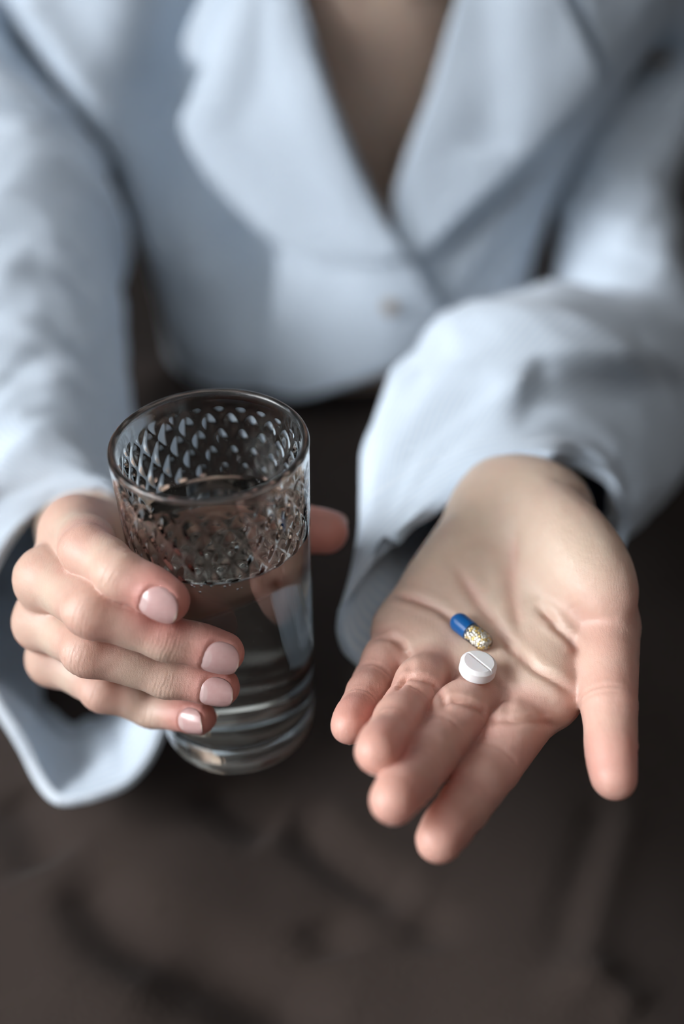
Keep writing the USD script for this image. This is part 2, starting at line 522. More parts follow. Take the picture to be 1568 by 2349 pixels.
obj("window_frame", trimesh.util.concatenate([boxm((X0 - .07, wy0, wz0), (X0 - .02, wy0 + .05, wz1)), boxm((X0 - .07, wy1 - .05, wz0), (X0 - .02, wy1, wz1)),
                                              boxm((X0 - .07, wy0, wz0), (X0 - .02, wy1, wz0 + .05)), boxm((X0 - .07, wy0, wz1 - .05), (X0 - .02, wy1, wz1)),
                                              boxm((X0 - .07, ym - .03, wz0), (X0 - .02, ym + .03, wz1))]), white, win, smooth=False)
for a_, b_ in ((wy0 + .05, ym - .03), (ym + .03, wy1 - .05)):
    obj("window_pane", boxm((X0 - .048, a_, wz0 + .05), (X0 - .044, b_, wz1 - .05)), pane, win, smooth=False)

# ------------------------------------------------------------------ body: relief, flush and wrinkles on the skin
V = np.vstack([gv, pv])
F = np.vstack([gf, pf + len(gv)])
N = np.vstack([grad(gfn, gv), grad(pfn, pv)])
is_g = np.arange(len(V)) < len(gv)
flush, wrk = np.zeros((len(V), 3)), np.zeros((len(V), 3))
disp = np.zeros(len(V))


def ss(x, a, b):
    t = np.clip((x - a) / (b - a), 0, 1)
    return t * t * (3 - 2 * t)


NAILS = []
for hand, sel in ((grip, is_g), (palm, ~is_g)):
    ix = np.where(sel)[0]
    p, nn = V[ix], N[ix]
    own = np.argmin(np.stack([np.abs(prims_sd(fg["prims"], p)) for fg in hand.fingers]), 0)
    for fi, fg in enumerate(hand.fingers):
        J, r = fg["J"], fg["r"]
        # which vertices belong to this finger
        dmin, _ = seg_dist(p, A(J))
        thumb = fi == 4
        if hand is palm:                                    # fingers are ruddier than the palm
            dd, _ = seg_dist(p, A([(J[0] + J[1]) / 2 if not thumb else J[1] * 0.7 + J[2] * 0.3, J[1] if not thumb else J[2], J[2], J[3]]))
            flush[ix, 0] = np.maximum(flush[ix, 0], 0.42 * np.exp(-(np.maximum(dd - r[1] * 1.05, 0) / 0.007) ** 2))
        for j in range(4):
            d = np.linalg.norm(p - J[j], axis=1)
            amt = (0.30, 0.40, 0.26, 0.92)[j] if hand is grip else (0.15, 0.42, 0.48, 0.62)[j]
            rad = (0.011, 0.009, 0.008, 0.0115)[j] * (1.0 if hand is grip else 1.5)
            flush[ix, 0] = np.maximum(flush[ix, 0], amt * np.exp(-(np.maximum(d - r[j], 0) / rad) ** 2))
        for j in ((1, 2) if not thumb else (1, 2)):
            t = unit(unit(J[j + 1] - J[j]) + unit(J[j] - J[j - 1]))
            w = unit(fg["palmar"][j] - (fg["palmar"][j] @ t) * t)
            q = p - J[j]
            sx = q @ t
            near = (np.linalg.norm(q, axis=1) < 0.024) & (dmin < r[j] * 1.6) & (own == fi)
            dors = ss(-(nn @ w), 0.15, 0.8) * near
            palmr = ss((nn @ w), 0.1, 0.7) * near
            wgt = dors * np.exp(-(sx / 0.0062) ** 2)
            m = wgt > wrk[ix, 1]
            wrk[ix[m], 0], wrk[ix[m], 1] = sx[m], wgt[m]
            # two soft folds across the palm side of each joint
            for off, dep in ((-0.0006, 0.00055), (0.0018, 0.0003)) if not (hand is palm and j == 1) else ((0.0, 0.0007), (0.0024, 0.0003)):
                disp[ix] -= palmr * dep * np.exp(-((sx - off) / 0.00075) ** 2)
            # dents between the wrinkles on the knuckles
            for off, dep in ((-0.0022, 0.00012), (0.0002, 0.00016), (0.0027, 0.00011)):
                disp[ix] -= dors * dep * np.exp(-((sx - off + 0.0004 * np.sin(q @ np.cross(t, w) * 900)) / 0.0005) ** 2)
        # nail bed
        t = unit(J[3] - J[2])
        w = unit(fg["palmar"][2] - (fg["palmar"][2] @ t) * t)
        s_ = np.cross(t, w)
        rn = r[3]
        nl = rn * (1.75 if not thumb else 1.8)                  # nail length
        if hand is grip and not thumb:                       # the nails are turned a little upwards
            w = unit(w - 0.30 * np.cross(t, w) * np.sign(np.cross(t, w) @ UPV))
            s_ = np.cross(t, w)
        u0 = J[3] + t * (rn * ((0.92 if fi == 0 else 0.82) if hand is grip else 0.30))                            # free edge
        q = p - (u0 - t * nl / 2)
        U = (q @ t) / (nl / 2)
        ang = np.arctan2(q @ s_, -(q @ w)) / math.radians(64)
        ok = (np.linalg.norm(q, axis=1) < 0.02) & (q @ w < 0.003) & (own == fi)
        rho = (np.abs(U) ** 3.2 + np.abs(ang) ** 3.2) ** (1 / 3.2)
        disp[ix] += ok * (-0.00055 * (1 - ss(rho, 0.86, 1.0)) + 0.00022 * np.exp(-((rho - 1.13) / 0.10) ** 2) * (U < 0.75))
        flush[ix, 0] = np.where(ok, np.maximum(flush[ix, 0], 0.75 * np.exp(-((rho - 1.1) / 0.22) ** 2)), flush[ix, 0])
        NAILS.append((fg['prims'], t, w, s_, rn, nl, u0))

# creases of the open palm: (width, depth, points in the frame)
CREASES = [
    (0.0016, 0.0017, [(905, 1362), (930, 1368), (958, 1376), (1002, 1396), (1036, 1420), (1060, 1450)]),
    (0.0013, 0.0017, [(862, 1466), (884, 1462), (900, 1464), (922, 1480), (937, 1508), (943, 1540)]),
    (0.0024, 0.0010, [(1180, 1230), (1172, 1330), (1179, 1383), (1190, 1450)]),
    (0.0022, 0.0011, [(1050, 1311), (1079, 1354), (1108, 1398), (1142, 1442), (1185, 1490)]),
    (0.0017, 0.0017, [(1142, 1450), (1160, 1474), (1192, 1505), (1225, 1532), (1273, 1561), (1326, 1594)]),
    (0.0015, 0.0022, [(1238, 1396), (1262, 1420), (1282, 1444), (1311, 1472), (1324, 1500)]),
    (0.0011, 0.0016, [(900, 1590), (927, 1558), (952, 1554), (978, 1560), (999, 1577), (1014, 1603), (1018, 1625)]),
    (0.0012, 0.0019, [(1017, 1612), (1035, 1606), (1054, 1607), (1084, 1617), (1109, 1634), (1130, 1652)]),
    (0.0012, 0.0012, [(1130, 1658), (1156, 1651), (1180, 1652), (1215, 1653), (1250, 1660), (1275, 1668)]),
    (0.0014, 0.0008, [(1120, 1545), (1150, 1570), (1165, 1600), (1163, 1640)]),
]
ix = np.where(~is_g)[0]
p, nn = V[ix], N[ix]
face = ss(nn @ unit(CAM - P(1150, 1450, .42)), 0.0, 0.4)
for wd_, dep, pts in CREASES:
    line = []
    for a_, b_ in pts:
        d_ = unit(ray(a_, b_))
        line.append(march(pfn, CAM, d_, 0.36, 0.66))
    line = crom(A(line), 4 * len(line))
    d, par = seg_dist(p, line)
    fade = np.minimum(1, 5 * np.minimum(par, 1 - par) + 0.25)
    disp[ix] -= face * fade * dep * (np.exp(-(d / wd_) ** 2) - 0.22 * np.exp(-((d - 2.4 * wd_) / (1.3 * wd_)) ** 2))
    flush[ix, 0] = np.maximum(flush[ix, 0], 0.28 * face * fade * np.exp(-(d / (wd_ * 1.6)) ** 2))
# broad blotches of warmer and paler skin, fine lumps
lump = fbm(V * 170.0, 3, 5)
flush[:, 0] += 0.16 * np.clip(fbm(V * 75.0, 3, 3) - 0.42, 0, 1) * 2.0
tips = (V[:, None] - A([J_[1] for J_ in (pi_, pm_, pr_, pp_)])[None])
flush[~is_g, 0] += 0.22 * np.exp(-(np.linalg.norm(tips[~is_g], axis=2).min(1) / 0.022) ** 2)
disp += (lump - 0.5) * 0.0005
flush[:, 1] = fbm(V * 40.0, 2, 11)
flush = np.clip(flush, 0, 1)
V = V + N * disp[:, None]

skin = mat("skin", {
    "at": ("attribute", {"attribute": "flush"}), "sep": ("separate_xyz", {}),
    "aw": ("attribute", {"attribute": "wrinkle"}), "sw": ("separate_xyz", {}),
    "g": ("geometry", {}),
    "n": ("noise_texture", {"scale": 160.0, "detail": 4.0}),
    "n2": ("noise_texture", {"scale": 900.0, "detail": 3.0}),
    "vo": ("voronoi_texture", {"feature": "distance_to_edge", "scale": 1500.0}),
    "base": ("mix", {"color1": (0.490, 0.365, 0.285), "color2": (0.555, 0.430, 0.345)}),
    "pale": ("mix", {"color2": (0.55, 0.445, 0.340)}),
    "palf": ("math", {"math_type": "multiply", "value2": 0.5}),
    "red": ("mix", {"color2": (0.50, 0.210, 0.178)}),
    "k": ("math", {"math_type": "multiply", "value2": 4200.0}),
    "kn": ("math", {"math_type": "multiply_add", "value2": 9.0}),
    "si": ("math", {"math_type": "sine"}),
    "wm": ("math", {"math_type": "multiply"}),
    "ws": ("math", {"math_type": "multiply", "value2": 0.00006}),
    "vm": ("math", {"math_type": "minimum", "value2": 0.12}),
    "vs": ("math", {"math_type": "multiply_add", "value2": 0.00045}),
    "ml": ("mapping", {"scale": (1500.0, 330.0, 700.0), "rotation": (0.0, 0.0, 0.55)}), "nl": ("noise_texture", {"scale": 1.0, "detail": 2.0}), "hl": ("math", {"math_type": "multiply_add", "value2": 0.00022}),
    "hh": ("math", {"math_type": "multiply_add", "value2": 0.00006}),
    "bump": ("bump", {"strength": 0.45, "distance": 1.0}),
    "p": ("principled_bsdf", {"roughness": 0.44, "subsurface_weight": 0.25, "subsurface_radius": (1.0, 0.45, 0.3), "subsurface_scale": 0.0035, "specular_ior_level": 0.42}),
}, [("g.position", "n.vector"), ("g.position", "n2.vector"), ("g.position", "vo.vector"), ("n.fac", "base.fac"), ("at.vector", "sep.vector"), ("aw.vector", "sw.vector"),
    ("sep.y", "palf.value1"), ("palf.value", "pale.fac"), ("base.color", "pale.color1"), ("pale.color", "red.color1"), ("sep.x", "red.fac"), ("red.color", "p.base_color"),
    ("sw.x", "k.value1"), ("n.fac", "kn.value1"), ("k.value", "kn.value3"), ("kn.value", "si.value1"), ("si.value", "wm.value1"), ("sw.y", "wm.value2"), ("wm.value", "ws.value1"),
    ("vo.distance", "vm.value1"), ("vm.value", "vs.value1"), ("ws.value", "vs.value3"), ("n2.fac", "hh.value1"), ("g.position", "ml.vector"), ("ml.vector", "nl.vector"), ("nl.fac", "hl.value1"), ("vs.value", "hl.value3"), ("hl.value", "hh.value3"), ("hh.value", "bump.height"), ("bump.normal", "p.normal")])

HC = A([0.02, 0.825, 1.105])                          # the head, bowed towards the hands
_a = math.radians(22)
HR = A([[1, 0, 0], [0, math.cos(_a), math.sin(_a)], [0, -math.sin(_a), math.cos(_a)]])   # rows: right, back, up of the head
# ---- chest, neck and arms under the clothes (one coarser skin that runs on into the two forearms)
core = [
    ("e", ((0.025, 0.900, 0.76), np.eye(3), (0.108, 0.112, 0.235)), 0.03),
    ("e", ((0.0, 0.885, 0.60), np.eye(3), (0.120, 0.110, 0.14)), 0.05),
    ("c", (A([0.02, 0.862, 0.86]), A([0.02, 0.845, 1.02]), 0.058, 0.050), 0.04),
    ("e", ((0.0, 0.860, 0.570), np.eye(3), (0.150, 0.120, 0.095)), 0.03),
    ("c", (A([-0.085, 0.80, 0.530]), A([-0.15, 0.40, 0.512]), 0.062, 0.048), 0.015), ("c", (A([-0.15, 0.40, 0.510]), A([0.06, 0.50, 0.498]), 0.044, 0.036), 0.01),
    ("c", (A([0.085, 0.80, 0.530]), A([0.15, 0.40, 0.512]), 0.062, 0.048), 0.015), ("c", (A([0.15, 0.40, 0.510]), A([-0.06, 0.50, 0.498]), 0.044, 0.036), 0.01),
    ("e", (HC, HR, (0.074, 0.094, 0.108)), 0.03), ("e", (HC + HR.T @ A([0, -0.030, -0.062]), HR, (0.054, 0.058, 0.056)), 0.03),
    ("c", (HC + HR.T @ A([0, -0.090, 0.012]), HC + HR.T @ A([0, -0.108, -0.022]), 0.007, 0.010), 0.010),
    ("e", (HC + HR.T @ A([0, -0.084, -0.052]), HR, (0.022, 0.012, 0.008)), 0.006), ("e", (HC + HR.T @ A([0, -0.078, -0.098]), HR, (0.020, 0.016, 0.016)), 0.015),
    ("e", (HC + HR.T @ A([-0.076, 0.012, -0.010]), HR, (0.008, 0.018, 0.030)), 0.006), ("e", (HC + HR.T @ A([0.076, 0.012, -0.010]), HR, (0.008, 0.018, 0.030)), 0.006),
    ("c", (A([0.045, 0.795, 0.872]), A([0.16, 0.880, 0.895]), 0.009, 0.012), 0.014),
    ("c", (A([0.005, 0.795, 0.872]), A([-0.14, 0.880, 0.895]), 0.009, 0.012), 0.014),
    ("c", (A([-0.08, 0.89, 0.87]), A([-0.185, 0.885, 0.868]), 0.040, 0.034), 0.03),
    ("c", (A([0.10, 0.89, 0.87]), A([0.19, 0.885, 0.868]), 0.040, 0.034), 0.03),
    ("c", (A([-0.185, 0.885, 0.868]), P(-100, 60, .835), 0.034, 0.028), 0.02), ("c", (P(-100, 60, .835), EL_R, 0.028, 0.026), 0.02), ("c", (EL_R, WR + wd * 0.05, 0.028, 0.0215), 0.01),
    ("c", (A([0.19, 0.885, 0.868]), P(1600, 60, .91), 0.032, 0.027), 0.02), ("c", (P(1600, 60, .91), P(1440, 420, .89), 0.028, 0.026), 0.02), ("c", (P(1440, 420, .89), EL_L, 0.026, 0.024), 0.02), ("c", (EL_L, WL + vd * 0.05 - UPN * 0.004, 0.024, 0.0195), 0.01),
]
CV, CF = surface_nets(lambda q: prims_sd(core, q), (-0.36, 0.28, 0.44), (0.40, 1.04, 1.27), 0.006)
CV = project(lambda q: prims_sd(core, q), CV, 2, 0.004)
cflush = np.zeros((len(CV), 3))
cflush[:, 0] = 0.10
cflush[:, 0] += 0.7 * np.exp(-(np.linalg.norm((CV - HC) @ HR.T / A([.020, .02, .007]) - A([0, -.084 / .02, -.052 / .007]), axis=1)) ** 2)
cflush[:, 1] = fbm(CV * 40.0, 2, 11)

person = xf("person", "person in pale blue striped pyjama shirt holding out a glass of water and two pills", "person")
body = obj("body", (np.vstack([V, CV]), np.vstack([F, CF + len(V)])), skin, person)
primvar(body, "flush", np.vstack([flush, cflush]))
primvar(body, "wrinkle", np.vstack([wrk, np.zeros((len(CV), 3))]))

eye_m = mat("eye_white", {"p": ("principled_bsdf", {"base_color": (0.75, 0.73, 0.70), "roughness": 0.15})})
iris_m = mat("iris_brown", {"p": ("principled_bsdf", {"base_color": (0.07, 0.035, 0.02), "roughness": 0.1})})
hair_m = mat("hair_brown", {"g": ("geometry", {}), "m": ("mapping", {"scale": (500.0, 500.0, 25.0)}), "n": ("noise_texture", {"scale": 1.0, "detail": 3.0}),
                            "c": ("mix", {"color1": (0.030, 0.017, 0.010), "color2": (0.085, 0.050, 0.028)}), "b": ("bump", {"strength": 0.5, "distance": 0.001}),
                            "p": ("principled_bsdf", {"roughness": 0.4})},
             [("g.position", "m.vector"), ("m.vector", "n.vector"), ("n.fac", "c.fac"), ("c.color", "p.base_color"), ("n.fac", "b.height"), ("b.normal", "p.normal")])
for sx in (-1, 1):
    ec = HC + HR.T @ A([0.031 * sx, -0.0765, 0.010])
    eb = trimesh.creation.icosphere(3, 0.0112)
    ey = obj("eyeball", (eb.vertices + ec, eb.faces), eye_m, person)
    v_, f_ = lathe([(0, 0.0113), (.003, .01105), (.0052, .0102), (.0052, .0096), (0, .0096)][::-1], 32)
    q_ = unit(HR.T @ A([0, -1.0, -0.25]))
    x_ = unit(np.cross([0, 0, 1.0], q_))
    obj("iris", (v_ @ np.stack([x_, np.cross(q_, x_), q_], 1).T + ec, f_), iris_m, person)
    bl = crom(A([HC + HR.T @ A([sx * a_, b_, c_]) for a_, b_, c_ in ((.014, -.092, .033), (.030, -.088, .036), (.046, -.075, .029))]), 14)
    bm = trimesh.util.concatenate([trimesh.creation.icosphere(1, 0.0034).apply_translation(q) for q in bl])
    obj("eyebrow", bm, hair_m, person)
hair = [("e", (HC + HR.T @ A([0, 0.014, 0.014]), HR, (0.084, 0.098, 0.112)), 0.01), ("c", (HC + HR.T @ A([0, 0.075, -0.02]), HC + A([0.0, 0.090, -0.20]), 0.062, 0.045), 0.04)]
hcut = [("e", (HC + HR.T @ A([0, -0.088, -0.040]), HR, (0.066, 0.070, 0.105)), 0.01)]
hf = lambda q: smax(prims_sd(hair, q), -prims_sd(hcut, q), 0.012) + 0.0008 * np.sin(q[:, 0] * 420 + 9 * q[:, 2])
hv, hfc = surface_nets(hf, HC - A([.12, .14, .27]), HC + A([.12, .22, .15]), 0.005)
obj("hair", (hv, hfc), hair_m, person, label="brown hair")

nail_m = mat("fingernail", {
    "at": ("attribute", {"attribute": "edge"}), "sep": ("separate_xyz", {}),
    "g": ("geometry", {}), "n": ("noise_texture", {"scale": 500.0, "detail": 2.0}),
    "c": ("mix", {"color1": (0.52, 0.29, 0.27), "color2": (0.58, 0.37, 0.35)}),
    "l": ("mix", {"color2": (0.62, 0.46, 0.44)}),
    "e": ("mix", {"color2": (0.74, 0.62, 0.50)}),
    "p": ("principled_bsdf", {"roughness": 0.24, "specular_ior_level": 0.6, "subsurface_weight": 0.2, "subsurface_scale": 0.002, "subsurface_radius": (1, .4, .3)}),
}, [("g.position", "n.vector"), ("n.fac", "c.fac"), ("at.vector", "sep.vector"), ("c.color", "l.color1"), ("sep.y", "l.fac"), ("l.color", "e.color1"), ("sep.x", "e.fac"), ("e.color", "p.base_color")])
for hand, t, w, s_, rn, nl, u0 in NAILS:
    f = lambda q, pr=hand: prims_sd(pr, q)
    nu, nv = 34, 31
    U, Vv = np.meshgrid(np.linspace(-1, 1, nu), np.linspace(-1, 1, nv), indexing="ij")
    wu = (1 - np.clip(np.abs(U), 0, 0.9999) ** np.where(U < 0, 2.2, 2.5)) ** (1 / 2.2)
    ang = Vv * wu * math.radians(62)
    c = u0 - t * nl / 2
    d = (-w) * np.cos(ang)[..., None] + s_ * np.sin(ang)[..., None]
    o = c + t * (U * nl / 2)[..., None]
    o, d = o.reshape(-1, 3), d.reshape(-1, 3)
    # distance from the bone line to the skin along d, smoothed into a nail-like arc
    ts = np.full(len(o), 0.020)
    for _ in range(40):
        ts = ts - np.clip(f(o + ts[:, None] * d), -0.002, 0.002) * 0.8
    ts = ts.reshape(nu, nv)
    col = ts[:, nv // 2]
    poly = np.polyval(np.polyfit(U[4:26, 0], col[4:26], 2), U[:, 0])
    rel = np.median(ts[4:26] / col[4:26, None], axis=0)
    rr = np.maximum(poly, col - 0.0002)[:, None] * rel[None]
    lift = -0.00012 + 0.00028 * (1 - (np.abs(Vv) ** 6)) * np.clip((U + 1) * 4, 0, 1)
    rr = rr + lift
    v = o + rr.reshape(-1, 1) * d
    fc = grid_faces(nu, nv)
    n_ = vnormals(v, fc)
    if (n_ * d).sum() < 0:
        fc = fc[:, ::-1]
    vv, ff = shell(v, fc, 0.0004)
    edge = np.zeros((nu, nv, 3))
    edge[..., 0] = ss(U, 0.87, 0.95) * 0.6
    edge[..., 1] = 0.55 * (1 - ss(((U + 1.0) / 0.55) ** 2 + (Vv / 0.75) ** 2, 0.7, 1.1))
    g = obj("fingernail", (vv, ff), nail_m, person)
    primvar(g, "edge", np.vstack([edge.reshape(-1, 3)] * 2))

# ------------------------------------------------------------------ the glass, its water and bubbles
HW = 0.0388                                            # water line, below the rim
T = 0.0028
zt = GH - HW
prof = [(0, .0022), (R_BOT - .012, .0018), (R_BOT - .0065, .0004), (R_BOT - .0045, 0), (R_BOT - .0025, .0004), (R_BOT - .001, .0016), (R_BOT - .0003, .0036), (R_BOT, .006)]
prof += [(glass_r(GH - z), z) for z in np.linspace(.012, GH - .0022, 24)]
prof += [(R_TOP - .0014 + .0014 * math.cos(a), GH - .0014 + .0014 * math.sin(a)) for a in np.linspace(0.15, math.pi - 0.15, 9)]
n_out = len(prof)
rin = lambda z: glass_r(GH - z) - T
zs = list(np.linspace(GH - .0030, zt - .001, 84))
prof += [(rin(z), z) for z in zs]
prof += [(rin(z), z) for z in np.linspace(zt - .003, .020, 14)]
prof += [(rin(.02) - .006 + .006 * math.cos(a), .0195 - .006 * math.sin(a)) for a in np.linspace(0.1, math.pi / 2, 7)]
prof += [(.014, .0132), (0, .0130)]
NT = 384
v, f = lathe(prof, NT)
th = np.arange(NT) * 2 * np.pi / NT
for i in range(n_out, n_out + 84):
    z = prof[i][1]
    a, b = 24 * th / (2 * np.pi) + z / 0.0145, 24 * th / (2 * np.pi) - z / 0.0145
    q = np.abs(np.sin(np.pi * a) * np.sin(np.pi * b)) ** 1.4
    amp = 0.0009 * float(ss(A(z), zt + 0.0002, zt + 0.002) * (1 - ss(A(z), GH - .011, GH - .0065)))
    r = prof[i][0] + amp * (q - 0.25)
    v[i * NT:(i + 1) * NT, 0], v[i * NT:(i + 1) * NT, 1] = r * np.cos(th), r * np.sin(th)
top_ = float((G0 @ GZ))
glass_m = mat("clear_glass", {"g": ("geometry", {}), "d": ("vector_math", {"math_type": "dot_product", "vector2": tuple(GZ)}),
                              "r": ("map_range", {"from_min": top_ - 0.0030, "from_max": top_ - 0.0012, "to_min": 0.0, "to_max": 0.30, "clamp": True}),
                              "p": ("principled_bsdf", {"base_color": (0.975, 0.995, 0.978), "roughness": 0.0, "ior": 1.5, "transmission_weight": 1.0})},
              [("g.position", "d.vector1"), ("d.value", "r.value"), ("r.result", "p.roughness")])
water_m = mat("water", {"p": ("principled_bsdf", {"base_color": (1, 1, 1), "roughness": 0.0, "ior": 1.333, "transmission_weight": 1.0})})
bubble_m = mat("bubble_air", {"p": ("principled_bsdf", {"base_color": (1, 1, 1), "roughness": 0.0, "ior": 1.333, "transmission_weight": 1.0})})
dg = xf("drinking_glass", "clear tall drinking glass with a diamond pattern inside the rim, held in the fingers", "glass", loc=G1)
g = obj("tumbler", (v @ GM.T, f), glass_m, dg, smooth=40)
wp = [(0, .0127), (.014, .0129)] + [(rin(.02) - .006 + .0064 * math.cos(a), .0195 - .0066 * math.sin(a)) for a in np.linspace(math.pi / 2, 0.1, 7)]
wp += [(rin(z) + .0006, z) for z in np.linspace(.020, zt - .0002, 12)]
wp += [(rin(zt) + .0003, zt + .0006), (rin(zt) - .0004, zt + .00045), (rin(zt) - .0012, zt + .00015), (rin(zt) - .003, zt), (.015, zt), (0, zt)]
v, f = lathe(wp, 192)
wt = xf("water", "still clear water filling the drinking glass to three quarters, tiny bubbles at its edge", "water", loc=G1)
obj("liquid", (v @ GM.T, f), water_m, wt, smooth=50)
for k in range(26):
    ph = rng.normal(-10, 38) if k > 3 else -46 + 5 * k
    dz = abs(rng.normal(0, 0.0022)) if k > 3 else 0.0004
    rb = rng.choice([0.00028, 0.00035, 0.0005]) if k > 3 else (0.0011, 0.0008, 0.0009, 0.0005)[k]
    a = math.radians(ph)
    rr = rin(zt) - rb * 1.2
    c = GM @ A([math.sin(a) * rr, -math.cos(a) * rr, zt - dz - rb])
    s_ = trimesh.creation.icosphere(2, rb)
    s_.invert()
    s_.apply_translation(c)
    obj("bubble", s_, bubble_m, wt)

# ------------------------------------------------------------------ the pills on the palm
def on_palm(px, py):
    return march(pfn, CAM, unit(ray(px, py)), 0.36, 0.66)


def rest(centre, vs_):
    """How far along +z the points must move so that they just touch the palm."""
    lo, hi = -0.02, 0.03
    for _ in range(30):
        m_ = (lo + hi) / 2
        if pfn(vs_ + A([0, 0, m_])).min() > -0.0002:
            hi = m_
        else:
            lo = m_
    return hi


pill_m = mat("tablet_white", {"g": ("geometry", {}), "n": ("noise_texture", {"scale": 2500.0, "detail": 2.0}), "b": ("bump", {"strength": 0.25, "distance": 0.0001}),
                              "p": ("principled_bsdf", {"base_color": (0.62, 0.61, 0.615), "roughness": 0.6, "subsurface_weight": 0.15, "subsurface_scale": 0.001})},
             [("g.position", "n.vector"), ("n.fac", "b.height"), ("b.normal", "p.normal")])
RT, HT = 0.00665, 0.0054
tp_ = [(0, 0), (RT - .0010, 0), (RT - .0003, .0002), (RT, .0008), (RT, HT - .0012), (RT - .0001, HT - .0010), (RT - .0011, HT - .0001), (RT - .0013, HT), (0, HT)]
v, f = lathe(tp_, 96)
tri = trimesh.Trimesh(v, f, process=True)
tri.update_faces(tri.nondegenerate_faces())
tri.merge_vertices()
tri.fix_normals()
tm = manifold3d.Manifold(manifold3d.Mesh(np.asarray(tri.vertices, np.float32), np.asarray(tri.faces, np.uint32)))
cut = manifold3d.Manifold.extrude(manifold3d.CrossSection([[[-0.00065, 0.0002], [0, -0.00075], [0.00065, 0.0002]]]), 0.02).rotate([90, 0, 0]).translate([0, 0.01, HT])
tm = tm - cut
mm = tm.to_mesh()
tv, tf = np.asarray(mm.vert_properties[:, :3], float), np.asarray(mm.tri_verts)
tn = unit(A([0.10, 0.02, 1.0]))
sd_ = on_palm(1130, 1540) - on_palm(1066, 1497)
sy = unit(sd_ - (sd_ @ tn) * tn)
TMx = np.stack([np.cross(sy, tn), sy, tn], 1)
top_c = P(1097, 1519, 0.4075)
tvw = tv @ TMx.T + top_c - tn * HT / 2
lift = rest(None, tvw)
print("tablet lift", lift)
# keep it on the line of sight while it settles
for _ in range(6):
    c_ = tvw.mean(0)
    tvw = tvw + A([0, 0, rest(None, tvw)])
    c2 = tvw.mean(0)
    k_ = to_px(c2)
    tvw = tvw + (P(1096, 1528, k_[2]) - c2)
tvw = tvw + A([0, 0, rest(None, tvw)])
tb_c = tvw.mean(0)
obj("tablet", (tvw, tf), pill_m, smooth=25, loc=None, label="round white tablet with a score line across its top, lying on the open palm", category="pill")

RC, LC = 0.0037, 0.0200
e0, e1 = on_palm(1052, 1432), on_palm(1112, 1480)
ca = unit(e1 - e0)
ca = unit(ca * A([1, 1, 1.0]))
up_ = unit(UPN - (UPN @ ca) * ca)
CMx = np.stack([np.cross(up_, ca), up_, ca], 1)      # local z along the capsule, blue end at -z


def capsule_mesh(r, z0, z1, round0, round1, n=48):
    pr = []
    if round0:
        pr += [(r * math.sin(a), z0 + r - r * math.cos(a)) for a in np.linspace(0, math.pi / 2, 12)]
    else:
        pr += [(0, z0), (r, z0)]
    if round1:
        pr += [(r * math.sin(a), z1 - r + r * math.cos(a)) for a in np.linspace(math.pi / 2, 0, 12)]
    else:
        pr += [(r - .0001, z1 - .0001), (r - .0004, z1), (0, z1)]
    return lathe(pr, n)


v, f = capsule_mesh(RC, -LC / 2, LC / 2, True, True)
cc = (e0 + e1) / 2 + up_ * RC
cw = v @ CMx.T + cc
for _ in range(6):
    cw = cw + A([0, 0, rest(None, cw)])
    c2 = cw.mean(0)
    cw = cw + (P(1080, 1450, to_px(c2)[2]) - c2)
cw = cw + A([0, 0, rest(None, cw)])
cc = cw.mean(0)
print("capsule", to_px(cc), "tablet", to_px(tb_c), "palm at tablet", to_px(on_palm(1096, 1530)))
cap = xf("capsule", "capsule with blue cap and clear half full of white and yellow pellets on the palm", "pill", loc=cc)
blue_m = mat("capsule_blue", {"p": ("principled_bsdf", {"base_color": (0.003, 0.078, 0.26), "roughness": 0.28, "specular_ior_level": 0.5})})
clear_m = mat("capsule_clear", {"f": ("fresnel", {"IOR": 1.4}), "t": ("transparent_bsdf", {"color": (0.98, 0.97, 0.94)}), "g": ("glossy_bsdf", {"color": (1, 1, 1), "roughness": 0.12}), "p": ("mix_closure", {})},
              [("f.fac", "p.fac"), ("t.BSDF", "p.closure1"), ("g.BSDF", "p.closure2")], surface="p.closure")
pw_m = mat("pellet_white", {"p": ("principled_bsdf", {"base_color": (0.82, 0.82, 0.81), "roughness": 0.5})})
py_m = mat("pellet_yellow", {"p": ("principled_bsdf", {"base_color": (0.78, 0.60, 0.25), "roughness": 0.5})})
v, f = capsule_mesh(RC + .00012, -LC / 2, -0.0004, True, False)
obj("cap", (v @ CMx.T, f), blue_m, cap, smooth=40, label="opaque blue cap")
v, f = capsule_mesh(RC - .00005, -0.003, LC / 2, False, True)
obj("clear_shell", (v @ CMx.T, f), clear_m, cap, smooth=40, label="transparent capsule half")
pts, tries = [], 0
rp = 0.00056
while len(pts) < 230 and tries < 60000:
    tries += 1
    q = A([rng.uniform(-RC, RC), rng.uniform(-RC, RC), rng.uniform(-0.0010, LC / 2)])
    zr = max(q[2] - (LC / 2 - RC), 0)
    ri = RC - 0.0002 - rp
    if math.hypot(math.hypot(q[0], q[1]), zr) > ri or math.hypot(math.hypot(q[0], q[1]), zr) < ri - 0.0011:
        continue
    if pts and np.min(np.linalg.norm(A(pts) - q, axis=1)) < rp * 1.72:
        continue
    pts.append(q)
ball = trimesh.creation.icosphere(1, 1.0)
for q in pts:
    r_ = rp * rng.uniform(0.82, 1.05)
    sc = A([r_, r_, r_ * rng.choice([1.0, 1.0, 1.35])])
    R_ = trimesh.transformations.random_rotation_matrix(rng.random(3))[:3, :3]
    obj("pellet", ((ball.vertices * sc @ R_.T + q) @ CMx.T, ball.faces), pw_m if rng.random() < 0.66 else py_m, cap)
# ------------------------------------------------------------------ the pyjama shirt
CX = 0.0


def prof_z(z, zk, vk):
    return np.interp(z, zk, vk)


